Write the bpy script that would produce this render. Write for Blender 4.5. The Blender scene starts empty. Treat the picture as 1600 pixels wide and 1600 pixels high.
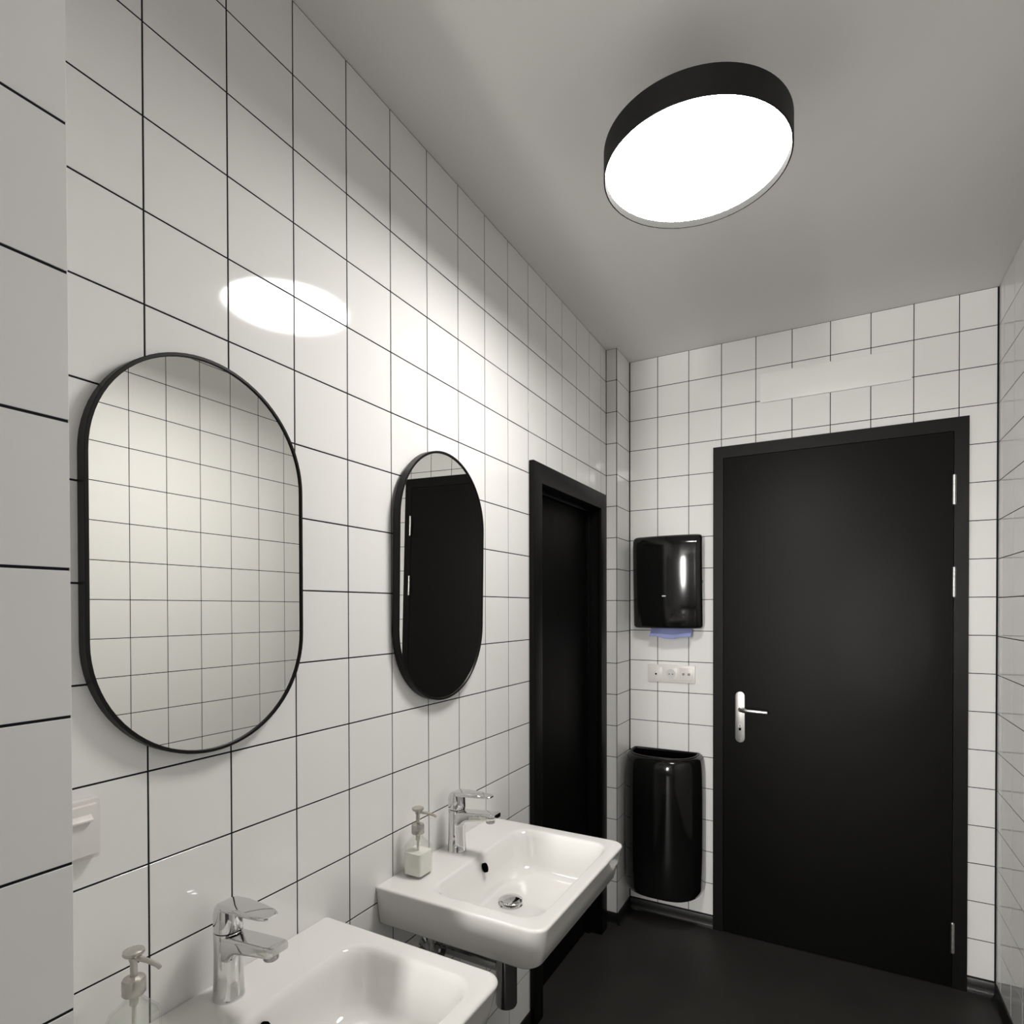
import bpy, bmesh, math, random
from mathutils import Vector, Matrix

random.seed(7)
PI = math.pi
S = bpy.context.scene
COL = S.collection

# ------------------------------------------------------------------ camera
CAM = Vector((0.9750, -0.5573, 1.5177))
YAW, PITCH, ROLL = 0.4996, -0.0091, -0.0023
FPX, CX, CY = 928.31, 801.0, 959.92
fw = Vector((-math.sin(YAW), math.cos(YAW), 0)); rt = Vector((math.cos(YAW), math.sin(YAW), 0)); up = Vector((0, 0, 1))
fw2 = fw * math.cos(PITCH) + up * math.sin(PITCH); up2 = up * math.cos(PITCH) - fw * math.sin(PITCH)
r3 = rt * math.cos(ROLL) + up2 * math.sin(ROLL); u3 = up2 * math.cos(ROLL) - rt * math.sin(ROLL)
cam_data = bpy.data.cameras.new('camera')
cam = bpy.data.objects.new('camera', cam_data); COL.objects.link(cam)
M = Matrix((r3, u3, -fw2)).transposed().to_4x4(); M.translation = CAM
cam.matrix_world = M
cam_data.sensor_width = 36.0; cam_data.sensor_fit = 'HORIZONTAL'
cam_data.lens = FPX / 1600 * 36.0
cam_data.shift_x = (800 - CX) / 1600
cam_data.shift_y = (CY - 800) / 1600
cam_data.clip_start = 0.02
S.camera = cam

# ------------------------------------------------------------------ light and exposure
world = bpy.data.worlds.new('world'); S.world = world; world.use_nodes = True
world.node_tree.nodes['Background'].inputs[0].default_value = (0.8, 0.88, 1.0, 1)
world.node_tree.nodes['Background'].inputs[1].default_value = 0.02
LAMP_STRENGTH = 37.0
LAMP_COLOR = (1.0, 0.972, 0.935)
ADDED_WINDOW_STRENGTH = 100.0  # unseen window added behind the camera to brighten the far wall
S.view_settings.view_transform = 'Standard'; S.view_settings.look = 'None'
S.view_settings.exposure = 0.27; S.view_settings.gamma = 1.0
S.view_settings.use_curve_mapping = False

# ------------------------------------------------------------------ room dimensions (metres)
W = 1.5215        # right wall
YE = 2.3623       # far wall
H = 2.757         # ceiling
T = 0.15          # tile pitch
J = 0.0030        # joint width
Z0 = 2.457        # a horizontal joint
ZS = 0.057        # top of the skirting, first tile joint
YB = -0.70         # end of the tiled part behind the camera
YR = -5.5         # rear wall of the added passage behind the camera
XN, YN = 0.29, -0.2417   # projecting near wall: face and end
XP, YP = 0.055, 2.170    # corner step: face and front
TD = 0.0007       # tile proud of the grout

# ------------------------------------------------------------------ materials
MATS = {}
def mat(name, color, rough=0.5, metal=0.0, spec=0.5, trans=0.0, ior=1.45, emit=None, estr=0.0, coat=0.0, bump=None, vary=0.0, vscale=40.0):
    m = bpy.data.materials.new(name); m.use_nodes = True
    nt = m.node_tree; b = nt.nodes['Principled BSDF']
    b.inputs['Base Color'].default_value = (*color, 1); b.inputs['Roughness'].default_value = rough
    b.inputs['Metallic'].default_value = metal; b.inputs['Specular IOR Level'].default_value = spec
    b.inputs['Transmission Weight'].default_value = trans; b.inputs['IOR'].default_value = ior
    b.inputs['Coat Weight'].default_value = coat; b.inputs['Coat Roughness'].default_value = 0.03
    if emit:
        b.inputs['Emission Color'].default_value = (*emit, 1); b.inputs['Emission Strength'].default_value = estr
    tc = nt.nodes.new('ShaderNodeTexCoord')
    if vary:
        n = nt.nodes.new('ShaderNodeTexNoise'); n.inputs['Scale'].default_value = vscale; n.inputs['Detail'].default_value = 3
        nt.links.new(tc.outputs['Object'], n.inputs['Vector'])
        mx = nt.nodes.new('ShaderNodeMix'); mx.data_type = 'RGBA'
        mx.inputs['A'].default_value = (*[c * (1 - vary) for c in color], 1); mx.inputs['B'].default_value = (*[min(1, c * (1 + vary)) for c in color], 1)
        nt.links.new(n.outputs['Fac'], mx.inputs['Factor']); nt.links.new(mx.outputs['Result'], b.inputs['Base Color'])
    if bump:
        n = nt.nodes.new('ShaderNodeTexNoise'); n.inputs['Scale'].default_value = bump[0]; n.inputs['Detail'].default_value = 2
        bp = nt.nodes.new('ShaderNodeBump'); bp.inputs['Strength'].default_value = bump[1]; bp.inputs['Distance'].default_value = bump[2]
        nt.links.new(tc.outputs['Object'], n.inputs['Vector']); nt.links.new(n.outputs['Fac'], bp.inputs['Height']); nt.links.new(bp.outputs['Normal'], b.inputs['Normal'])
    MATS[name] = m
    return m
mat('tile_glaze', (0.84, 0.835, 0.822), 0.06, spec=0.42, vary=0.012, vscale=6)
mat('grout', (0.012, 0.013, 0.018), 0.85, spec=0.2, vary=0.2, vscale=80)
mat('ceiling_paint', (0.88, 0.87, 0.85), 0.9, spec=0.2, bump=(220, 0.05, 0.001))
mat('dark_passage_plaster', (0.10, 0.098, 0.095), 0.8, bump=(120, 0.1, 0.001))  # added passage walls, dark so little light bounces onto the near wall
mat('skirting_rubber', (0.010, 0.010, 0.010), 0.38, vary=0.2)
mat('door_paint', (0.0022, 0.0021, 0.002), 0.48, spec=0.22, bump=(300, 0.04, 0.0005))
mat('door_frame_paint', (0.0028, 0.0027, 0.0026), 0.48, spec=0.24, bump=(300, 0.03, 0.0005))
mat('steel', (0.62, 0.61, 0.59), 0.28, metal=1.0, bump=(600, 0.02, 0.0002))
mat('chrome', (0.70, 0.70, 0.70), 0.05, metal=1.0)
mat('dark_chrome', (0.35, 0.35, 0.35), 0.12, metal=1.0)
mat('ceramic', (0.80, 0.79, 0.77), 0.06, coat=0.3, vary=0.01, vscale=5)
mat('black_gloss', (0.006, 0.006, 0.006), 0.10, spec=0.5)
mat('black_satin', (0.004, 0.0038, 0.0036), 0.38, spec=0.28)
mat('black_hole', (0.002, 0.002, 0.002), 0.9, spec=0.0)
mat('lamp_black', (0.005, 0.005, 0.005), 0.6, spec=0.3)
mat('lamp_inner', (0.013, 0.013, 0.0125), 0.85, spec=0.05)
mat('diffuser', (0.8, 0.8, 0.8), 0.4, emit=LAMP_COLOR, estr=LAMP_STRENGTH)
mat('mirror_glass', (0.865, 0.868, 0.835), 0.0, metal=1.0)
mat('white_plastic', (0.74, 0.72, 0.69), 0.3)
mat('white_plate', (0.87, 0.865, 0.85), 0.4)
mat('grey_plastic', (0.25, 0.24, 0.23), 0.4)
mat('blue_paper', (0.33, 0.37, 0.66), 0.9, spec=0.1, bump=(200, 0.1, 0.0005))
def thin_glass(name, tint):
    m = bpy.data.materials.new(name); m.use_nodes = True; nt = m.node_tree; nt.nodes.remove(nt.nodes['Principled BSDF'])
    t = nt.nodes.new('ShaderNodeBsdfTransparent'); t.inputs[0].default_value = (*tint, 1)
    g = nt.nodes.new('ShaderNodeBsdfGlossy'); g.inputs['Roughness'].default_value = 0.02
    lw = nt.nodes.new('ShaderNodeLayerWeight'); lw.inputs['Blend'].default_value = 0.5
    pw = nt.nodes.new('ShaderNodeMath'); pw.operation = 'POWER'; pw.inputs[1].default_value = 4.0; nt.links.new(lw.outputs['Facing'], pw.inputs[0])
    f = nt.nodes.new('ShaderNodeMath'); f.operation = 'MULTIPLY_ADD'; f.inputs[1].default_value = 0.6; f.inputs[2].default_value = 0.04; nt.links.new(pw.outputs[0], f.inputs[0])
    x = nt.nodes.new('ShaderNodeMixShader')
    nt.links.new(f.outputs[0], x.inputs[0]); nt.links.new(t.outputs[0], x.inputs[1]); nt.links.new(g.outputs[0], x.inputs[2])
    nt.links.new(x.outputs[0], nt.nodes['Material Output'].inputs['Surface']); MATS[name] = m
thin_glass('bottle_glass', (0.98, 0.985, 0.975))
mat('soap', (0.90, 0.89, 0.845), 0.3, trans=0.0, ior=1.36)
mat('pump_plastic', (0.50, 0.48, 0.44), 0.25, metal=0.6)
mat('tube_plastic', (0.62, 0.62, 0.56), 0.3)
mat('added_window_glow', (0.9, 0.93, 1.0), 0.5, emit=(1.0, 0.97, 0.93), estr=ADDED_WINDOW_STRENGTH)  # glowing pane of the added window, fills in light from behind
mat('added_window_frame', (0.7, 0.7, 0.7), 0.4)
mat('recess_black', (0.0025, 0.0024, 0.0023), 0.6, spec=0.15)
mat('dull_white', (0.6, 0.6, 0.6), 0.4)
def floor_mat():
    m = bpy.data.materials.new('floor_vinyl'); m.use_nodes = True; nt = m.node_tree; b = nt.nodes['Principled BSDF']
    tc = nt.nodes.new('ShaderNodeTexCoord')
    v = nt.nodes.new('ShaderNodeTexVoronoi'); v.inputs['Scale'].default_value = 130
    nt.links.new(tc.outputs['Object'], v.inputs['Vector'])
    r = nt.nodes.new('ShaderNodeValToRGB'); r.color_ramp.elements[0].position = 0.0; r.color_ramp.elements[0].color = (0.11, 0.10, 0.09, 1)
    r.color_ramp.elements[1].position = 0.16; r.color_ramp.elements[1].color = (0.040, 0.0375, 0.034, 1)
    nt.links.new(v.outputs['Distance'], r.inputs['Fac'])
    n = nt.nodes.new('ShaderNodeTexNoise'); n.inputs['Scale'].default_value = 4
    nt.links.new(tc.outputs['Object'], n.inputs['Vector'])
    mx = nt.nodes.new('ShaderNodeMix'); mx.data_type = 'RGBA'; mx.blend_type = 'MULTIPLY'; mx.inputs['Factor'].default_value = 0.5
    nt.links.new(r.outputs['Color'], mx.inputs['A']); nt.links.new(n.outputs['Fac'], mx.inputs['B']); nt.links.new(mx.outputs['Result'], b.inputs['Base Color'])
    b.inputs['Roughness'].default_value = 0.5; b.inputs['Specular IOR Level'].default_value = 0.35
    n2 = nt.nodes.new('ShaderNodeTexNoise'); n2.inputs['Scale'].default_value = 350
    bp = nt.nodes.new('ShaderNodeBump'); bp.inputs['Strength'].default_value = 0.15; bp.inputs['Distance'].default_value = 0.0006
    nt.links.new(tc.outputs['Object'], n2.inputs['Vector']); nt.links.new(n2.outputs['Fac'], bp.inputs['Height']); nt.links.new(bp.outputs['Normal'], b.inputs['Normal'])
    MATS['floor_vinyl'] = m
floor_mat()

# ------------------------------------------------------------------ mesh helpers
class MB:
    def __init__(self): self.v = []; self.f = []
    def add(self, vs, fs):
        o = len(self.v); self.v += [tuple(p) for p in vs]; self.f += [tuple(i + o for i in f) for f in fs]; return self
    def box(self, x0, x1, y0, y1, z0, z1):
        return self.add([(x0,y0,z0),(x1,y0,z0),(x1,y1,z0),(x0,y1,z0),(x0,y0,z1),(x1,y0,z1),(x1,y1,z1),(x0,y1,z1)],
                        [(0,3,2,1),(4,5,6,7),(0,1,5,4),(1,2,6,5),(2,3,7,6),(3,0,4,7)])
    def loft(self, loops, cap0=True, cap1=True, closed=True):
        n = len(loops[0]); vs = [p for l in loops for p in l]; fs = []
        for a in range(len(loops) - 1):
            for i in range(n if closed else n - 1):
                j = (i + 1) % n; fs.append((a*n+i, a*n+j, (a+1)*n+j, (a+1)*n+i))
        if cap0: fs.append(tuple(reversed(range(n))))
        if cap1: fs.append(tuple((len(loops)-1)*n + i for i in range(n)))
        return self.add(vs, fs)
    def lathe(self, prof, center=(0,0,0), axis='Z', n=32, cap0=True, cap1=True):
        loops = []
        for r, h in prof:
            l = []
            for k in range(n):
                a = 2*PI*k/n; c, s = r*math.cos(a), r*math.sin(a)
                p = {'Z': (c, s, h), 'X': (h, c, s), 'Y': (s, h, c)}[axis]
                l.append((p[0]+center[0], p[1]+center[1], p[2]+center[2]))
            loops.append(l)
        return self.loft(loops, cap0, cap1)
    def tube(self, pts, r, n=12):
        pts = [Vector(p) for p in pts]; loops = []
        prev = None
        for i, p in enumerate(pts):
            d = (pts[min(i+1, len(pts)-1)] - pts[max(i-1, 0)]).normalized()
            a = Vector((0,0,1)) if abs(d.z) < 0.9 else Vector((1,0,0))
            u = d.cross(a).normalized() if prev is None else (prev - d*prev.dot(d)).normalized()
            prev = u; w = d.cross(u); rr_ = r[i] if isinstance(r, (list, tuple)) else r
            loops.append([tuple(p + (u*math.cos(2*PI*k/n) + w*math.sin(2*PI*k/n))*rr_) for k in range(n)])
        return self.loft(loops)

def finish(name, mb, material, parent=None, smooth=False, bevel=0.0, segs=2, loc=None, angle=0.6):
    me = bpy.data.meshes.new(name); me.from_pydata(mb.v, [], mb.f); me.update()
    bm = bmesh.new(); bm.from_mesh(me)
    bmesh.ops.recalc_face_normals(bm, faces=bm.faces)
    if bevel:
        es = [e for e in bm.edges if len(e.link_faces) == 2 and e.calc_face_angle(0) > 0.5]
        bmesh.ops.bevel(bm, geom=es, offset=bevel, segments=segs, profile=0.6, affect='EDGES', clamp_overlap=True)
    bm.to_mesh(me); bm.free()
    if bevel: angle = 0.4
    if smooth or bevel:
        for p in me.polygons: p.use_smooth = True
        try: me.set_sharp_from_angle(angle=angle)
        except Exception: pass
    o = bpy.data.objects.new(name, me); COL.objects.link(o)
    me.materials.append(MATS[material])
    if loc: o.location = loc
    if parent: o.parent = parent
    return o

def tag(o, label=None, cat=None, group=None, kind=None):
    if label: o['label'] = label
    if cat: o['category'] = cat
    if group: o['group'] = group
    if kind: o['kind'] = kind
    return o
def empty(name, loc, label, cat, group=None, kind=None):
    o = bpy.data.objects.new(name, None); COL.objects.link(o); o.location = loc; o.empty_display_size = 0.05
    return tag(o, label, cat, group, kind)
def copy_thing(root, loc, label):
    r = root.copy(); COL.objects.link(r); r.location = loc; r['label'] = label
    for ch in root.children:
        c = ch.copy(); COL.objects.link(c); c.parent = r
        for g in ch.children:
            d = g.copy(); COL.objects.link(d); d.parent = c
    return r

def rrect(x0, x1, y0, y1, rs, z=None, n=8):
    """rounded rectangle, counter-clockwise; rs = radii at (x0y0, x1y0, x1y1, x0y1)"""
    out = []
    if not isinstance(rs, (tuple, list)): rs = (rs,)*4
    cs = [(x0, y0, 1, 1, PI), (x1, y0, -1, 1, 1.5*PI), (x1, y1, -1, -1, 0), (x0, y1, 1, -1, 0.5*PI)]
    for (x, y, sx, sy, a0), r in zip(cs, rs):
        for k in range(n + 1):
            a = a0 + 0.5*PI*k/n
            p = (x + sx*r + r*math.cos(a), y + sy*r + r*math.sin(a))
            out.append(p if z is None else (p[0], p[1], z))
    return out

# ------------------------------------------------------------------ tiles
TILE_MESH = {}
def tile_mesh(w, h):
    key = (round(w, 4), round(h, 4))
    if key in TILE_MESH: return TILE_MESH[key]
    c = 0.00035; a, b = key[0]/2, key[1]/2
    v = [(-a,-b,0),(a,-b,0),(a,b,0),(-a,b,0),(-a,-b,TD-c),(a,-b,TD-c),(a,b,TD-c),(-a,b,TD-c),(-a+c,-b+c,TD),(a-c,-b+c,TD),(a-c,b-c,TD),(-a+c,b-c,TD)]
    f = [(8,9,10,11)]
    for i in range(4):
        j = (i+1) % 4; f += [(i,j,4+j,4+i),(4+i,4+j,8+j,8+i)]
    me = bpy.data.meshes.new('tile'); me.from_pydata(v, [], f); me.update(); me.materials.append(MATS['tile_glaze'])
    TILE_MESH[key] = me
    return me
def spans(lo, hi, phase, gap_lo=0.0, gap_hi=0.0):
    """tile intervals of pitch T whose joints fall on phase + k*T"""
    out = []; k = math.floor((lo - phase)/T + 1e-6)
    while phase + k*T < hi - 1e-6:
        a, b = phase + k*T + J/2, phase + (k+1)*T - J/2
        a = max(a, lo + gap_lo); b = min(b, hi - gap_hi)
        if b - a > 0.006: out.append((a, b))
        k += 1
    return out
def lay_tiles(wall, origin, ux, uz, cols, rows, hole=None, keep=None, rest_name='tile_field'):
    """one object per tile: origin + ux*s + uz*t, facing ux x uz; hole = (s0,s1,t0,t1); keep(s) decides single tiles"""
    n = ux.cross(uz); rot = Matrix((ux, uz, n)).transposed(); rest = MB()
    for (a, b) in cols:
        for (c, d) in rows:
            polys = [(a, b, c, d)]; L = None
            if hole:
                s0, s1, t0, t1 = hole
                if b > s0 and a < s1 and d > t0 and c < t1:
                    inx = a >= s0 and b <= s1; inz = c >= t0 and d <= t1
                    if inx and inz: continue
                    if inz: polys = [(a, min(b, s0), c, d)] if a < s0 else [(max(a, s1), b, c, d)]
                    elif inx: polys = [(a, b, max(c, t1), d)]
                    else:
                        L = [(a,c),(s0,c),(s0,t1),(b,t1),(b,d),(a,d)] if a < s0 else [(s1,c),(b,c),(b,d),(a,d),(a,t1),(s1,t1)]
            if L:
                m = MB(); q0 = [tuple(origin + ux*s + uz*t) for s, t in L]; q1 = [tuple(origin + ux*s + uz*t + n*TD) for s, t in L]
                m.loft([q0, q1], cap0=False); o = finish('tile', m, 'tile_glaze', wall); continue
            a2, b2, c2, d2 = polys[0]
            if b2 - a2 < 0.005 or d2 - c2 < 0.005: continue
            ctr = origin + ux*((a2+b2)/2) + uz*((c2+d2)/2)
            tilt = Matrix.Rotation(random.gauss(0, 0.0012), 3, 'X') @ Matrix.Rotation(random.gauss(0, 0.0012), 3, 'Y')
            if keep and not keep((a2+b2)/2):
                me = tile_mesh(b2-a2, d2-c2)
                rest.add([ctr + rot @ (tilt @ v.co) for v in me.vertices], [tuple(p.vertices) for p in me.polygons]); continue
            o = bpy.data.objects.new('tile', tile_mesh(b2-a2, d2-c2)); COL.objects.link(o); o.parent = wall
            o.matrix_local = Matrix.Translation(ctr) @ (rot @ tilt).to_4x4()
    if rest.v:
        o = finish(rest_name, rest, 'tile_glaze', wall); o['kind'] = 'stuff'

X, Y, Z = Vector((1,0,0)), Vector((0,1,0)), Vector((0,0,1))
ROWS = spans(ZS, H, Z0 - 20*T, J/2, 0.001)
wt = 0.12; GB = TD      # wall thickness, grout set back

# left wall with the doorway
DL0, DL1, DLZ = 1.352, 2.124, 2.054      # outer casing of the left doorway
OL0, OL1, OLZ = 1.425, 2.052, 1.980      # clear opening
m = MB()
m.box(-wt, -GB, YN - 0.12, OL0 - 0.02, 0, H).box(-wt, -GB, OL1 + 0.02, YE + wt, 0, H).box(-wt, -GB, OL0 - 0.02, OL1 + 0.02, OLZ + 0.02, H)
wall_left = tag(finish('wall_left', m, 'grout'), 'long white tiled wall with dark joints behind the two mirrors and washbasins', 'wall', kind='structure')
lay_tiles(wall_left, Vector((-GB, 0, 0)), Y, Z, spans(YN, YP, 0.0, 0.002, 0.003), ROWS, hole=(DL0 + 0.012, DL1 - 0.012, -1, DLZ - 0.012))

# corner step beside the doorway
m = MB(); m.box(-GB, XP - GB, YP + GB, YE, 0, H)
wall_step = tag(finish('wall_corner', m, 'grout'), 'narrow tiled step in the wall between black doorway and towel dispenser', 'wall', kind='structure')
lay_tiles(wall_step, Vector((0, YP + GB, 0)), X, Z, [(0.002, XP - 0.004)], ROWS)
lay_tiles(wall_step, Vector((XP - GB, 0, 0)), Y, Z, [(YP + 0.001, YE - 0.004)], ROWS)

# far wall with the black door
DF0, DF1, DFZ = 0.463, 1.430, 2.2725
OF0, OF1, OFZ = 0.508, 1.382, 2.2185
m = MB()
m.box(XP - GB, OF0 - 0.005, YE + GB, YE + wt, 0, H).box(OF1 + 0.005, W + wt, YE + GB, YE + wt, 0, H).box(OF0 - 0.005, OF1 + 0.005, YE + GB, YE + wt, OFZ + 0.005, H)
wall_far = tag(finish('wall_far', m, 'grout'), 'white tiled end wall around the closed black door', 'wall', kind='structure')
lay_tiles(wall_far, Vector((0, YE + GB, 0)), X, Z, spans(XP, W, 0.198, 0.004, 0.005), [(a + 0.003, b + 0.003) for a, b in ROWS[:-1]] + [(ROWS[-1][0] + 0.003, ROWS[-1][1])],
          hole=(DF0 + 0.010, DF1 - 0.010, -1, DFZ - 0.010))

# right wall
m = MB(); m.box(W + GB, W + wt, YB, YE + wt, 0, H)
wall_right = tag(finish('wall_right', m, 'grout'), 'white tiled wall at the right edge, also seen in the large mirror', 'wall', kind='structure')
lay_tiles(wall_right, Vector((W + GB, 0, 0)), -Y, Z, [(-b, -a) for a, b in spans(YB, YE, 0.035, 0.003, 0.005)], ROWS, keep=lambda s: -s > 0.03)

# projecting near wall at the left edge of the picture
m = MB(); m.box(-GB, XN - GB, YB, YN - GB, 0, H)
wall_near = tag(finish('wall_near_left', m, 'grout'), 'projecting white tiled wall close to the camera at the left edge', 'wall', kind='structure')
NR = [(a + 0.002, b + 0.002) for a, b in ROWS[:-1]] + [(ROWS[-1][0] + 0.002, ROWS[-1][1])]
lay_tiles(wall_near, Vector((XN - GB, 0, 0)), Y, Z, spans(YB, YN, YN - 0.148, 0.002, 0.0), NR, keep=lambda s: s > YN - 0.32)
lay_tiles(wall_near, Vector((0, YN - GB, 0)), -X, Z, [(-b, -a) for a, b in spans(0.0, XN, XN - 0.148, 0.003, 0.0015)], NR, keep=lambda s: False, rest_name='return_tile_field')

# added rear wall, unseen, with a glowing window that lights the far wall
WX0, WX1, WZ0, WZ1 = 0.36, 0.86, 1.10, 2.55
m = MB()
m.box(XN - GB, WX0, YR - wt, YR, 0, H).box(WX1, W + GB, YR - wt, YR, 0, H).box(WX0, WX1, YR - wt, YR, 0, WZ0).box(WX0, WX1, YR - wt, YR, WZ1, H)
tag(finish('wall_added_rear', m, 'dark_passage_plaster'), 'unseen dark plastered wall added behind the camera around the added window', 'wall', kind='structure')
m = MB(); m.box(XN - wt, XN, YR - wt, YB, 0, H)  # passage walls are added and unseen, kept dark to cut bounce
tag(finish('wall_added_passage_left', m, 'dark_passage_plaster'), 'unseen dark grey left wall of the passage added behind the camera', 'wall', kind='structure')
m = MB(); m.box(W, W + wt, YR - wt, YB, 0, H)
tag(finish('wall_added_passage_right', m, 'dark_passage_plaster'), 'unseen dark grey right wall of the passage added behind the camera', 'wall', kind='structure')
win = empty('added_window', ((WX0 + WX1)/2, YR - 0.06, WZ0), 'unseen frosted window added behind the camera to light the far wall', 'window', kind='structure')
hw, hh = (WX1 - WX0)/2, WZ1 - WZ0
m = MB(); m.box(-hw, -hw + 0.05, -0.03, 0.03, 0, hh).box(hw - 0.05, hw, -0.03, 0.03, 0, hh).box(-hw + 0.05, hw - 0.05, -0.03, 0.03, 0, 0.05).box(-hw + 0.05, hw - 0.05, -0.03, 0.03, hh - 0.05, hh)
finish('added_window_frame', m, 'added_window_frame', win)
m = MB(); m.box(-hw + 0.05, hw - 0.05, -0.004, 0.004, 0.05, hh - 0.05)
finish('added_window_pane', m, 'added_window_glow', win)

# floor and ceiling
m = MB(); m.box(-wt, W + wt, YR - wt, YE + wt, -0.1, 0)
tag(finish('floor', m, 'floor_vinyl'), 'black speckled vinyl floor', 'floor', kind='structure')
m = MB(); m.box(-wt, W + wt, YR - wt, YE + wt, H, H + 0.1)
tag(finish('ceiling', m, 'ceiling_paint'), 'plain white painted ceiling', 'ceiling', kind='structure')

# coved skirting
def skirting(name, p0, d, length, nrm, label):
    prof = [(0.0, 0.0), (0.022, 0.0), (0.015, 0.003), (0.010, 0.008), (0.007, 0.016), (0.006, 0.030), (0.006, ZS - 0.003), (0.004, ZS), (0.0, ZS)]
    m = MB(); p0 = Vector(p0)
    m.loft([[tuple(p0 + d*s + nrm*a + Z*b) for a, b in prof] for s in (0, length)])
    return tag(finish(name, m, 'skirting_rubber', smooth=True), label, 'skirting', kind='structure')
skirting('baseboard_left', (-GB, YN, 0), Y, DL0 - YN, X, 'black skirting under the washbasins on the left wall')
skirting('baseboard_step', (0, YP + GB, 0), X, XP - GB, -Y, 'short black skirting on the front of the narrow corner step')
skirting('baseboard_corner', (XP - GB, YP + GB, 0), Y, YE - YP, X, 'black skirting along the side of the corner step')
skirting('baseboard_far', (XP - GB, YE + GB, 0), X, DF0 - XP + GB, -Y, 'black skirting under the black waste bin')
skirting('baseboard_far_end', (DF1, YE + GB, 0), X, W - DF1, -Y, 'short black skirting between black door and right wall')
skirting('baseboard_right', (W + GB, YB, 0), Y, YE - YB, -X, 'black skirting along the right wall')

# ------------------------------------------------------------------ far door
door = empty('door_1', ((DF0 + DF1)/2, YE, 0), 'closed matt black door with steel lever handle in the end wall', 'door', kind='structure')
ox, oy = (DF0 + DF1)/2, YE
m = MB(); e0, e1 = -0.012, 0.08
a0, a1, b0, b1 = DF0 - ox, DF1 - ox, OF0 - ox, OF1 - ox
m.loft([[(x, e, z) for x, z in ((a0,0),(b0,0),(b0,OFZ),(b1,OFZ),(b1,0),(a1,0),(a1,DFZ),(a0,DFZ))] for e in (e0, e1)])
finish('door_frame', m, 'door_paint', door)
m = MB(); m.box(b0 + 0.002, b1 - 0.002, -0.0115, 0.036, 0.006, OFZ - 0.002)
finish('door_leaf', m, 'door_paint', door, bevel=0.0008)
m = MB(); m.box(b0 + 0.001, b1 - 0.001, 0.036, 0.06, 0.0, OFZ - 0.001)
finish('door_stop', m, 'black_hole', door)
for zc in (1.985, 1.62, 0.205):
    m = MB(); m.lathe([(0.004, -0.062), (0.0075, -0.058), (0.0075, -0.0205), (0.0066, -0.020), (0.0066, -0.0190), (0.0075, -0.0185), (0.0075, 0.0185), (0.0066, 0.019), (0.0066, 0.020), (0.0075, 0.0205), (0.0075, 0.058), (0.004, 0.062)], (b1 - 0.001, -0.0195, zc), 'Z', 16)
    finish('hinge', m, 'steel', door, smooth=True)
# handle: rounded back plate, lever, cylinder
hx = 0.5836 - ox; hz0, hz1 = 0.899, 1.134
pl = []
for k in range(17): a = PI*k/16; pl.append((hx + 0.021*math.cos(a), hz1 - 0.021 + 0.021*math.sin(a)))
for k in range(17): a = PI + PI*k/16; pl.append((hx + 0.021*math.cos(a), hz0 + 0.021 + 0.021*math.sin(a)))
m = MB(); m.loft([[(x, e, z) for x, z in pl] for e in (-0.0115, -0.0165)])
plate = finish('handle_plate', m, 'steel', door, bevel=0.002)
m = MB(); zc = 1.055
m.tube([(hx + 0.004, -0.014, zc), (hx + 0.004, -0.040, zc), (hx + 0.007, -0.054, zc), (hx + 0.018, -0.062, zc), (hx + 0.04, -0.064, zc - 0.0005), (hx + 0.118, -0.064, zc - 0.003), (hx + 0.122, -0.064, zc - 0.003)], [0.0095, 0.0092, 0.0095, 0.0098, 0.0095, 0.0095, 0.0085], 18)
finish('lever', m, 'steel', plate, smooth=True)
m = MB(); m.lathe([(0.0, -0.0162), (0.0085, -0.0162), (0.0085, -0.0185), (0.0, -0.0185)], (hx, 0, 0.976), 'Y', 20, False, False)
finish('lock_cylinder', m, 'steel', plate, smooth=True)
m = MB(); m.box(hx - 0.005, hx + 0.005, -0.0172, -0.0162, 0.955, 0.969)
finish('keyhole_slot', m, 'black_hole', plate)
m = MB(); m.box(hx - 0.0012, hx + 0.0012, -0.0192, -0.0186, 0.9705, 0.9815)
finish('keyway', m, 'black_hole', plate)
for zz in (hz1 - 0.014, hz0 + 0.014):
    m = MB(); m.lathe([(0.0, -0.0163), (0.0032, -0.0163), (0.0026, -0.0172), (0.0, -0.0175)], (hx, 0, zz), 'Y', 12, False, False)
    finish('screw', m, 'grey_plastic', plate, smooth=True)

# ------------------------------------------------------------------ left doorway
dl = empty('door_2', (0, (DL0 + DL1)/2, 0), 'narrow black framed doorway with recessed black door in the long wall', 'door', kind='structure')
oyl = (DL0 + DL1)/2; a0, a1, b0, b1 = DL0 - oyl, DL1 - oyl, OL0 - oyl, OL1 - oyl
m = MB(); m.loft([[(e, y, z) for y, z in ((a0,0),(b0,0),(b0,OLZ),(b1,OLZ),(b1,0),(a1,0),(a1,DLZ),(a0,DLZ))] for e in (0.0, 0.020)])
finish('casing', m, 'door_frame_paint', dl, bevel=0.004)
m = MB(); m.loft([[(e, y, z) for y, z in ((b0-0.018,0),(b0,0),(b0,OLZ),(b1,OLZ),(b1,0),(b1+0.018,0),(b1+0.018,OLZ+0.018),(b0-0.018,OLZ+0.018))] for e in (-wt, 0.0)])
finish('jamb', m, 'door_frame_paint', dl)
m = MB(); q = 0.014
m.loft([[(e, y, z) for y, z in ((b0,0),(b0+q,0),(b0+q,OLZ-q),(b1-q,OLZ-q),(b1-q,0),(b1,0),(b1,OLZ),(b0,OLZ))] for e in (-0.055, -0.035)])
finish('door_stop', m, 'door_frame_paint', dl, bevel=0.001)
m = MB(); m.box(-0.098, -0.056, b0 + 0.002, b1 - 0.002, 0.006, OLZ - 0.002)
finish('door_leaf', m, 'recess_black', dl, bevel=0.0015)

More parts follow.
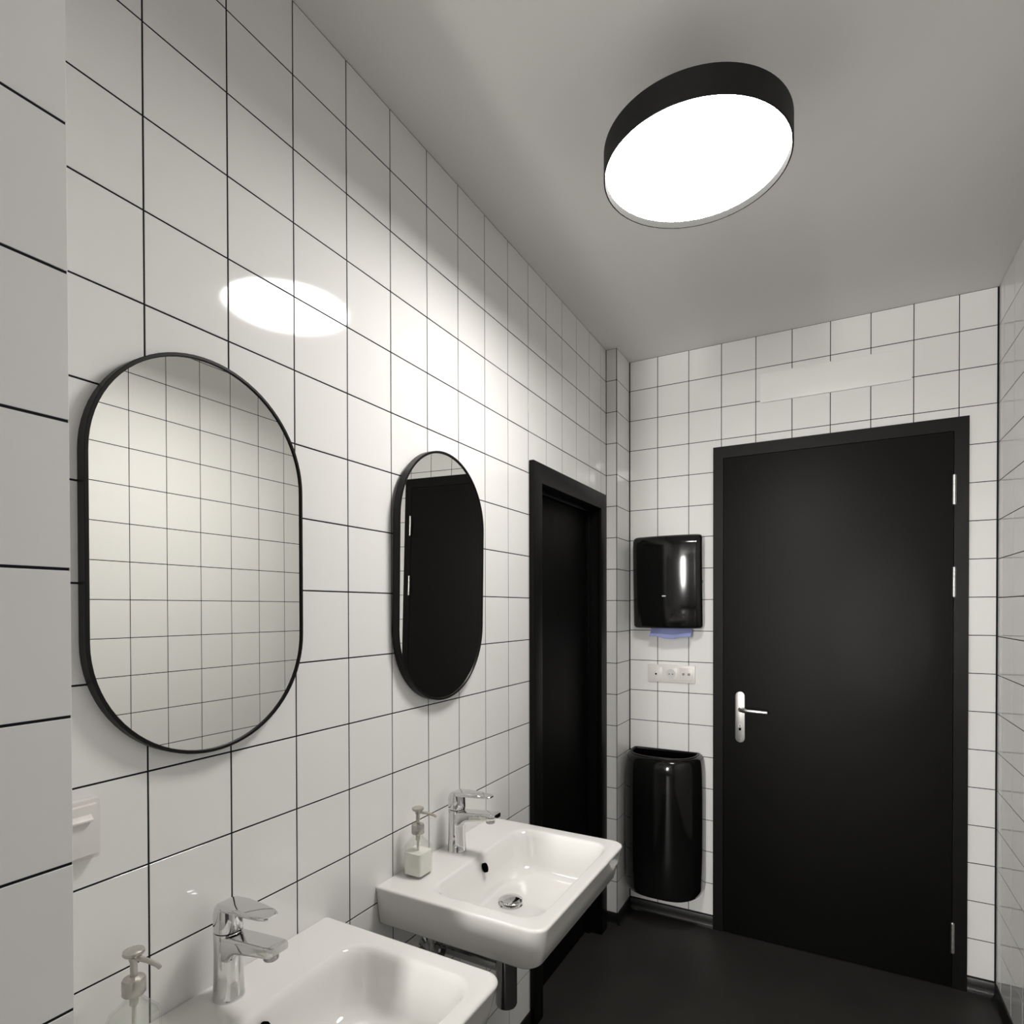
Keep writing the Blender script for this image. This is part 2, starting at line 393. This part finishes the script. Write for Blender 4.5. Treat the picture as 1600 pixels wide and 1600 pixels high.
# ------------------------------------------------------------------ ceiling lamp: black drum hung below the ceiling, opal disc
LX, LY, LZ, LR, LH = 0.6815, 0.871, 2.537, 0.2095, 0.064
lamp = empty('ceiling_lamp', (LX, LY, H), 'round black drum ceiling lamp with glowing white disc', 'lamp')
zb = LZ - H
m = MB(); m.lathe([(LR - 0.003, zb + 0.024), (LR - 0.003, zb), (LR, zb), (LR, zb + LH - 0.002), (LR - 0.003, zb + LH), (0.03, zb + LH + 0.001)], (0,0,0), 'Z', 96, False, True)
finish('housing', m, 'lamp_black', lamp, smooth=True)
m = MB(); m.lathe([(LR - 0.0032, zb + 0.0005), (LR - 0.0045, zb + 0.017), (LR - 0.0045, zb + 0.022), (LR - 0.0032, zb + 0.022)], (0,0,0), 'Z', 96, False, False)
finish('inner_ring', m, 'lamp_inner', lamp, smooth=True)
m = MB(); m.lathe([(LR - 0.0046, zb + 0.020), (LR - 0.0046, zb + 0.0155), (0.15, zb + 0.0150), (0.06, zb + 0.0148)], (0,0,0), 'Z', 96, False, True)
finish('diffuser', m, 'diffuser', lamp)
m = MB(); m.lathe([(0.006, zb + LH), (0.006, -0.004), (0.009, -0.003), (0.009, 0.0)], (0,0,0), 'Z', 24)
finish('stem', m, 'lamp_black', lamp, smooth=True)

# ------------------------------------------------------------------ mirrors
def stadium(w, h, n=40):
    r = w/2; out = []
    for k in range(n + 1): a = PI*k/n; out.append((r*math.cos(a), h/2 - r + r*math.sin(a)))
    for k in range(n + 1): a = PI + PI*k/n; out.append((r*math.cos(a), -(h/2 - r) + r*math.sin(a)))
    return out
def mirror(loc, label):
    r = empty('wall_mirror', loc, label, 'mirror', 'pill shaped mirrors above the washbasins')
    w, h, d, t = 0.400, 0.681, 0.021, 0.0062
    def L(x, s): return [(x, a, b) for a, b in stadium(w - 2*s, h - 2*s)]
    m = MB(); m.loft([L(0.0015, 0.0), L(d - 0.001, 0.0), L(d, 0.001), L(d, t - 0.001), L(d - 0.001, t), L(d - 0.004, t), L(0.0015, t)], False, False)
    f = finish('frame', m, 'black_satin', r, smooth=True)
    m = MB(); m.loft([L(0.008, t), L(d - 0.003, t)])
    finish('mirror_glass', m, 'mirror_glass', r)
    return r
mr1 = mirror((0, 0.101, 1.6105), 'large pill shaped mirror in thin black frame nearest the camera')
mr2 = mirror((0.0055, 0.795, 1.608), 'pill shaped black framed mirror reflecting the black door, beside the doorway')
mr2.rotation_euler = (0, 0.016, 0)

# ------------------------------------------------------------------ washbasin
BW, BD, ZR = 0.548, 0.446, 0.850
def washbasin(loc, label):
    r = empty('washbasin', loc, label, 'washbasin', 'wall hung washbasins')
    hwid = BW/2; n = 8
    def O(inx, iny, z, rf, rb=0.006, x0=0.0): return rrect(x0, BD - inx, -hwid + iny, hwid - iny, (rb, rf, rf, rb), z, n)
    m = MB()
    loops = [
        rrect(0.10, 0.34, -0.17, 0.17, 0.06, -0.135, n),
        rrect(0.07, 0.375, -0.205, 0.205, 0.05, -0.125, n),
        rrect(0.06, 0.385, -0.222, 0.222, 0.04, -0.094, n),
        O(0.032, 0.020, -0.094, 0.030, 0.006, 0.001), O(0.027, 0.014, -0.0945, 0.034, 0.006, 0.001), O(0.022, 0.0105, -0.090, 0.036, 0.006, 0.001),
        O(0.010, 0.004, -0.045, 0.036), O(0.002, 0.0005, -0.010, 0.036), O(0.0, 0.0, -0.005, 0.036), O(0.0012, 0.0012, -0.002, 0.035), O(0.0045, 0.0045, -0.0002, 0.033, 0.008, 0.002), O(0.008, 0.008, 0.0, 0.031, 0.010, 0.005)]
    def Bl(ins, z, rad): return rrect(0.124 + ins*0.8, 0.412 - ins*0.6, -0.232 + ins, 0.232 - ins, rad, z, n)
    loops += [Bl(-0.008, 0.0, 0.050), Bl(-0.004, -0.0002, 0.050), Bl(0.0, -0.0012, 0.050), Bl(0.004, -0.004, 0.050), Bl(0.009, -0.012, 0.052), Bl(0.013, -0.025, 0.054), Bl(0.022, -0.060, 0.058),
              Bl(0.030, -0.085, 0.060), Bl(0.042, -0.098, 0.060), Bl(0.062, -0.1045, 0.055), Bl(0.10, -0.108, 0.04)]
    cx = 0.222
    loops.append([(cx + (p[0]-0.268)*0.22 , p[1]*0.24, -0.111) for p in loops[-1]])
    m.loft(loops, True, True)
    body = finish('basin_body', m, 'ceramic', r, smooth=True, angle=1.2)
    # overflow hole and drain
    m = MB(); k = 20
    for (off, rad) in ((0.0, 1.0),):
        c = Vector((0.1447, 0.0, -0.030)); nv = Vector((0.94, 0, 0.34)).normalized(); uv = Vector((0,1,0)); wv = nv.cross(uv)
        ring = lambda rr, h: [tuple(c + nv*h + uv*math.cos(2*PI*i/k)*0.0085*rr + wv*math.sin(2*PI*i/k)*0.0125*rr) for i in range(k)]
    m.loft([ring(1.0, -0.006), ring(1.0, 0.0022), ring(0.8, 0.0026)], True, True)
    finish('overflow_hole', m, 'black_hole', body, smooth=True)
    m = MB(); m.lathe([(0.0, -0.113), (0.032, -0.113), (0.032, -0.1085), (0.029, -0.107), (0.022, -0.1085), (0.022, -0.111)], (cx, 0, 0), 'Z', 32, False, False)
    dr = finish('drain', m, 'chrome', r, smooth=True)
    m = MB(); m.lathe([(0.018, -0.112), (0.0185, -0.104), (0.031, -0.100), (0.0315, -0.098), (0.028, -0.0955), (0.015, -0.0935), (0.006, -0.093)], (cx, 0, 0), 'Z', 32)
    finish('plug', m, 'chrome', dr, smooth=True)
    # bottle trap and wall pipe
    m = MB(); m.lathe([(0.026, -0.133), (0.026, -0.150), (0.018, -0.152), (0.018, -0.240), (0.0285, -0.243), (0.0285, -0.372), (0.0265, -0.377), (0.020, -0.379)], (cx - 0.012, -0.004, 0), 'Z', 32)
    tr = finish('bottle_trap', m, 'dark_chrome', r, smooth=True)
    m = MB(); m.tube([(cx - 0.03, -0.004, -0.279), (0.01, -0.004, -0.279), (0.0, -0.004, -0.279)], 0.016, 20)
    m.lathe([(0.034, 0.0), (0.034, 0.004), (0.02, 0.012)], (0, -0.004, -0.279), 'X', 24)
    finish('wall_pipe', m, 'dark_chrome', tr, smooth=True)
    return r
BC1, BC2 = 0.1065, 0.809
wb1 = washbasin((0, BC1, ZR), 'white rectangular washbasin cut off by the bottom edge, under the nearer mirror')
wb2 = copy_thing(wb1, (0, BC2, ZR), 'white rectangular washbasin in full view beside the black doorway')

def angle_valve(loc, label):
    r = empty('angle_valve', loc, label, 'valve')
    m = MB(); m.lathe([(0.024, 0.0), (0.024, 0.004), (0.010, 0.010), (0.010, 0.046)], (0, 0, 0), 'X', 20)
    m.lathe([(0.012, -0.012), (0.012, 0.030), (0.009, 0.034)], (0.034, 0, 0), 'Z', 20)
    finish('valve_body', m, 'chrome', r, smooth=True)
    m = MB(); m.lathe([(0.010, 0.044), (0.018, 0.048), (0.018, 0.062), (0.014, 0.066)], (0, 0, 0), 'X', 12)
    finish('valve_knob', m, 'dark_chrome', r, smooth=True)
    m = MB(); m.tube([(0.034, 0, 0.03), (0.036, 0.002, 0.07), (0.045, 0.02, 0.10), (0.05, 0.045, 0.135)], 0.006, 10)
    finish('supply_hose', m, 'dark_chrome', r, smooth=True)
    return r
angle_valve((0, BC2 - 0.087, 0.617), 'chrome water valve on the tiled wall under the far washbasin')

# ------------------------------------------------------------------ mixer taps
def tap(loc, label):
    r = empty('mixer_tap', loc, label, 'tap', 'chrome mixer taps')
    def el(rx, ry, z, sx=0.0, n=32): return [(sx + rx*math.cos(2*PI*k/n), ry*math.sin(2*PI*k/n), z) for k in range(n)]
    m = MB()
    m.loft([el(0.0265, 0.0260, 0.0), el(0.0265, 0.0260, 0.004), el(0.0255, 0.0250, 0.006), el(0.0240, 0.0240, 0.040), el(0.0232, 0.0235, 0.080), el(0.0235, 0.0240, 0.1135), el(0.0225, 0.0230, 0.1150)])
    body = finish('tap_body', m, 'chrome', r, smooth=True)
    # spout: wide flat beak
    def sec(x, hwid, z0, z1, rad):
        return [(x, a, b) for a, b in rrect(-hwid, hwid, z0, z1, rad, None, 5)]
    m = MB()
    m.loft([sec(0.0, 0.0215, 0.066, 0.1130, 0.008), sec(0.020, 0.0215, 0.070, 0.1135, 0.008), sec(0.030, 0.0210, 0.083, 0.1140, 0.007), sec(0.040, 0.0210, 0.090, 0.1150, 0.006), sec(0.08, 0.0205, 0.098, 0.1185, 0.005), sec(0.112, 0.0195, 0.103, 0.1215, 0.004), sec(0.124, 0.0185, 0.106, 0.1225, 0.004), sec(0.130, 0.016, 0.110, 0.1215, 0.003)])
    finish('spout', m, 'chrome', r, smooth=True, angle=0.5)
    m = MB(); m.lathe([(0.0115, 0.094), (0.0125, 0.096), (0.0125, 0.107)], (0.108, 0, 0), 'Z', 20)
    finish('aerator', m, 'dark_chrome', r, smooth=True)
    m = MB(); m.loft([el(0.0205, 0.0210, 0.114), el(0.0205, 0.0210, 0.118)])
    finish('gap_ring', m, 'black_satin', r, smooth=True)
    m = MB(); m.loft([el(0.0232, 0.0237, 0.1175), el(0.0238, 0.0240, 0.121), el(0.0235, 0.0235, 0.145, -0.001), el(0.021, 0.0225, 0.156, 0.0), el(0.014, 0.018, 0.1605, 0.002)])
    cap = finish('lever_cap', m, 'chrome', r, smooth=True)
    m = MB()
    m.loft([sec(-0.012, 0.0150, 0.1520, 0.1620, 0.004), sec(0.0, 0.0200, 0.1530, 0.1660, 0.004), sec(0.03, 0.0215, 0.1560, 0.1680, 0.004), sec(0.07, 0.0205, 0.1590, 0.1675, 0.0035), sec(0.098, 0.0180, 0.1605, 0.1665, 0.0028), sec(0.108, 0.0140, 0.1610, 0.1660, 0.0024), sec(0.112, 0.009, 0.1620, 0.1655, 0.0016)])
    finish('lever_blade', m, 'chrome', cap, smooth=True, angle=0.5)
    return r
tp1 = tap((0.052, BC1 - 0.002, ZR - 0.0003), 'chrome single lever mixer tap on the cut off washbasin in front')
tp2 = copy_thing(tp1, (0.052, BC2, ZR - 0.0003), 'chrome single lever mixer tap on the far washbasin')

# ------------------------------------------------------------------ soap dispensers
def soap(loc, label, rot, fill):
    r = empty('soap_dispenser', loc, label, 'soap dispenser', 'glass pump soap bottles'); r.rotation_euler = (0, 0, rot)
    s = 0.0285
    def q(a, z, rad): return rrect(-a, a, -a, a, rad, z, 6)
    m = MB(); g = 0.0025
    outer = [q(s - 0.004, 0.0, 0.008), q(s, 0.003, 0.010), q(s, 0.068, 0.010), q(s - 0.002, 0.077, 0.012), q(s - 0.009, 0.086, 0.014), q(0.0145, 0.093, 0.0144), q(0.0125, 0.098, 0.0124), q(0.0125, 0.106, 0.0124)]
    inner = [q(0.0125 - g, 0.106, 0.0124 - g), q(0.0125 - g, 0.098, 0.0099), q(0.0145 - g, 0.0915, 0.0119), q(s - 0.009 - g, 0.084, 0.0115), q(s - 0.002 - g, 0.0755, 0.0095), q(s - g, 0.067, 0.0075), q(s - g, 0.006, 0.0075)]
    m.loft(outer + inner, True, True)
    finish('bottle', m, 'bottle_glass', r, smooth=True, angle=0.9)
    a = s - g - 0.0004
    m = MB(); m.loft([q(a, 0.0065, 0.0072), q(a, fill, 0.0072)])
    finish('liquid_soap', m, 'soap', r, smooth=True)
    m = MB(); m.lathe([(0.0030, 0.010), (0.0030, 0.086), (0.0060, 0.087), (0.0060, 0.104)], (0,0,0), 'Z', 14)
    finish('dip_tube', m, 'tube_plastic', r, smooth=True)
    m = MB(); m.lathe([(0.0150, 0.1035), (0.0160, 0.105), (0.0160, 0.124), (0.0145, 0.127), (0.0070, 0.130)], (0,0,0), 'Z', 28)
    finish('collar', m, 'pump_plastic', r, smooth=True)
    m = MB(); m.lathe([(0.0050, 0.129), (0.0050, 0.150), (0.0075, 0.158), (0.0135, 0.162), (0.0150, 0.1645), (0.0145, 0.168), (0.0090, 0.1700)], (0,0,0), 'Z', 24)
    hd = finish('pump_head', m, 'pump_plastic', r, smooth=True)
    m = MB(); m.tube([(0.004, 0, 0.1585), (0.03, 0, 0.1590), (0.050, 0, 0.1570), (0.056, 0, 0.1545)], [0.0045, 0.0036, 0.0032, 0.0030], 12)
    finish('nozzle', m, 'pump_plastic', hd, smooth=True)
    return r
soap((0.050, 0.637, ZR), 'square glass soap dispenser with pump, half full of pale soap, on the far washbasin', 0.0, 0.060)
soap((0.052, -0.053, ZR - 0.010), 'clear glass soap dispenser with pump on the washbasin in front', 0.12, 0.030)

# ------------------------------------------------------------------ paper towel dispenser
dx0, dx1, dz0, dz1, dd = 0.0975, 0.4255, 1.424, 1.866, 0.105
disp = empty('towel_dispenser', ((dx0 + dx1)/2, YE, dz0), 'glossy black paper towel dispenser on the end wall beside the door', 'dispenser')
hwid, hh = (dx1 - dx0)/2, dz1 - dz0
def dsec(z, ins, dep):
    # plan section: flat back, gently bulged front with two soft vertical ridges
    out = []; n = 28; a = hwid - ins
    pts = rrect(-a, a, -dep, 0.0, (0.028, 0.028, 0.003, 0.003), None, 6)
    for x, y in pts: out.append((x, y - (0.012*(1 - (x/a)**2) if y < -dep*0.5 else 0), z))
    return out
def dfront(dep, a):
    pts = []
    for k in range(9): t = PI + 0.5*PI*k/8; pts.append((-a + 0.028 + 0.028*math.cos(t), -dep + 0.028 + 0.028*math.sin(t)))
    for k in range(1, 24):
        x = -a + 0.028 + (2*a - 0.056)*k/24; pts.append((x, -dep - 0.014*(1 - ((x)/(a - 0.028))**2)))
    for k in range(9): t = 1.5*PI + 0.5*PI*k/8; pts.append((a - 0.028 + 0.028*math.cos(t), -dep + 0.028 + 0.028*math.sin(t)))
    pts += [(a - 0.018, -0.002), (a - 0.020, 0.0), (-a + 0.020, 0.0), (-a + 0.018, -0.002)]
    return pts
def dl_(z, ins, dep): return [(x, y, z) for x, y in dfront(dep, hwid - ins)]
m = MB()
m.loft([dl_(0.0, 0.010, dd - 0.030), dl_(0.004, 0.004, dd - 0.024), dl_(0.012, 0.0, dd - 0.020), dl_(hh*0.25, 0.0, dd - 0.012), dl_(hh*0.6, 0.0, dd - 0.004), dl_(hh - 0.05, 0.0, dd), dl_(hh - 0.02, 0.0, dd - 0.004), dl_(hh - 0.008, 0.003, dd - 0.012), dl_(hh - 0.002, 0.009, dd - 0.022), dl_(hh, 0.018, dd - 0.034)])
cov = finish('cover', m, 'black_gloss', disp, smooth=True, angle=0.9)
m = MB(); m.box(-0.012, 0.004, -(dd + 0.0115), -(dd + 0.006), 0.150, 0.156)
finish('white_mark', m, 'dull_white', cov)  # small white rectangle on the front of the cover
m = MB(); m.lathe([(0.007, -0.001), (0.007, 0.004), (0.005, 0.005)], (hwid - 0.008, -0.045, hh*0.5), 'X', 16)
finish('lock', m, 'black_satin', disp, smooth=True)
# folded paper sheet hanging out
m = MB(); prof = [(-0.030, -0.0005), (-0.036, -0.008), (-0.046, -0.020), (-0.062, -0.036), (-0.070, -0.042), (-0.069, -0.0435), (-0.060, -0.038), (-0.044, -0.022), (-0.034, -0.0095), (-0.0285, -0.0005)]
cols = []
for k in range(9):
    x = -0.098 + 0.196*k/8; w_ = 0.004*math.sin(k*1.7)
    cols.append([(x, a + w_, b + (0 if b > -0.001 else 0.003*math.sin(k*0.9 + 1) - (0.004 if 2 < k < 6 else 0))) for a, b in prof])
m.loft(cols)
pt = finish('paper_towel', m, 'blue_paper', smooth=True, loc=((dx0 + dx1)/2 + 0.012, YE, dz0))
tag(pt, 'pale blue paper towel hanging from the black dispenser', 'paper towel')

# ------------------------------------------------------------------ socket strip
sx0, sx1, sz0, sz1 = 0.151, 0.380, 1.158, 1.243
sk = empty('wall_socket', ((sx0 + sx1)/2, YE, (sz0 + sz1)/2), 'white three gang socket strip under the towel dispenser', 'socket')
hw2, hh2 = (sx1 - sx0)/2, (sz1 - sz0)/2
m = MB(); m.box(-hw2, hw2, -0.009, 0.0, -hh2, hh2); finish('cover_plate', m, 'white_plastic', sk, bevel=0.003)
for i, c in enumerate((-0.073, 0.0, 0.073)):
    m = MB(); m.box(c - 0.031, c + 0.031, -0.0115, -0.009, -0.031, 0.031)
    ins = finish('insert', m, 'white_plastic', sk, bevel=0.0012)
    if i == 0:
        m = MB(); m.lathe([(0.0045, -0.0128), (0.0045, -0.0114)], (c, 0, -0.004), 'Y', 14); finish('jack', m, 'black_hole', ins)
    elif i == 1:
        m = MB(); m.lathe([(0.0200, -0.0116), (0.0205, -0.0135), (0.0215, -0.0135), (0.0222, -0.0116)], (c, 0, 0), 'Y', 28, False, False); finish('socket_ring', m, 'white_plastic', ins, smooth=True)
        m = MB(); m.lathe([(0.0205, -0.0117), (0.0205, -0.0120)], (c, 0, 0), 'Y', 28); wl = finish('socket_well', m, 'dull_white', ins)
        for s_ in (-1, 1):
            m = MB(); m.lathe([(0.0026, -0.0125), (0.0026, -0.0117)], (c + s_*0.0085, 0, -0.002), 'Y', 12); finish('socket_hole', m, 'black_hole', ins)
    else:
        for s_ in (-1, 1):
            m = MB(); m.lathe([(0.0062, -0.0127), (0.0062, -0.0114)], (c + s_*0.013, 0, 0), 'Y', 14); finish('jack', m, 'grey_plastic', ins)

# ------------------------------------------------------------------ waste bin
bx0, bx1, bz0, bz1, bd = 0.060, 0.430, 0.170, 0.826, 0.222
bn = empty('waste_bin', ((bx0 + bx1)/2, YE, bz0), 'glossy black wall hung waste bin with open top in the corner', 'waste bin')
hb, hbz = (bx1 - bx0)/2, bz1 - bz0
def bsec(z, ins, insf, n=40):
    a = hb - ins; d = bd - insf; b0_ = 0.030; out = []
    for k in range(n + 1):      # half superellipse front, flat back
        t = PI + PI*k/n; c, q_ = math.cos(t), math.sin(t)
        out.append((a*math.copysign(abs(c)**0.72, c), -b0_ - (d - b0_)*abs(q_)**0.80, z))
    out += [(a, -0.012, z), (a - 0.004, -0.004, z), (a - 0.012, -0.001, z), (-a + 0.012, -0.001, z), (-a + 0.004, -0.004, z), (-a, -0.012, z)]
    return out
m = MB()
m.loft([bsec(0.0, 0.034, 0.040), bsec(0.003, 0.018, 0.022), bsec(0.012, 0.007, 0.009), bsec(0.034, 0.002, 0.002), bsec(0.20, 0.0, 0.0), bsec(0.45, 0.0, 0.0), bsec(hbz - 0.08, 0.002, 0.002), bsec(hbz - 0.04, 0.005, 0.005), bsec(hbz - 0.018, 0.009, 0.011), bsec(hbz - 0.006, 0.016, 0.019), bsec(hbz - 0.001, 0.026, 0.030)], True, False)
finish('bin_body', m, 'black_gloss', bn, smooth=True, angle=0.9)
def isec(z, ins, n=40):
    a = hb - ins; d = bd - ins*1.1; b0_ = 0.030 + ins*0.3; out = []
    for k in range(n + 1):
        t = PI + PI*k/n; c, q_ = math.cos(t), math.sin(t)
        out.append((a*math.copysign(abs(c)**0.72, c), -b0_ - (d - b0_)*abs(q_)**0.80, z))
    e = ins - 0.020
    out += [(a, -0.014 - e, z), (a - 0.006, -0.007 - e, z), (a - 0.014, -0.003 - e, z), (-a + 0.014, -0.003 - e, z), (-a + 0.006, -0.007 - e, z), (-a, -0.014 - e, z)]
    return out
m = MB(); m.loft([isec(hbz - 0.004, 0.024), isec(hbz + 0.003, 0.026), isec(hbz + 0.003, 0.033), isec(hbz - 0.004, 0.036)], False, False)
finish('bin_rim', m, 'black_satin', bn, smooth=True, angle=0.9)
m = MB(); m.loft([isec(hbz - 0.003, 0.0355), isec(0.30, 0.042)], False, True)
finish('bin_liner', m, 'black_hole', bn, smooth=True)

# ------------------------------------------------------------------ white plate above the door
px0, px1, pz0, pz1 = 0.667, 1.241, 2.449, 2.580
pp = empty('cover_panel', ((px0 + px1)/2, YE, pz0), 'blank white rectangular panel on the tiles above the black door', 'panel')
m = MB(); m.box(-(px1-px0)/2, (px1-px0)/2, -0.010, 0.0, 0.0, pz1 - pz0); finish('panel_face', m, 'white_plate', pp, bevel=0.0012)

# ------------------------------------------------------------------ light switch behind the projecting wall
sw = empty('wall_switch', (0, -0.120, 1.152), 'white surface mounted switch partly hidden at the projecting left wall', 'switch')
m = MB(); m.loft([[(x, a, b) for a, b in rrect(-0.042, 0.042, 0.0, 0.088, 0.005, None, 5)] for x in (0.0, 0.014)])
finish('switch_box', m, 'white_plastic', sw, bevel=0.002)
m = MB(); m.loft([[(0.0135, y, 0.006), (0.0195, y, 0.008), (0.0175, y, 0.080), (0.0135, y, 0.082)] for y in (-0.036, 0.036)])
flap = finish('rocker', m, 'white_plastic', sw, bevel=0.001)
m = MB(); m.loft([[(0.017, y, 0.056), (0.0245, y, 0.058), (0.0245, y, 0.061), (0.017, y, 0.068)] for y in (-0.026, 0.028)])
finish('rocker_lip', m, 'white_plastic', flap, bevel=0.001)
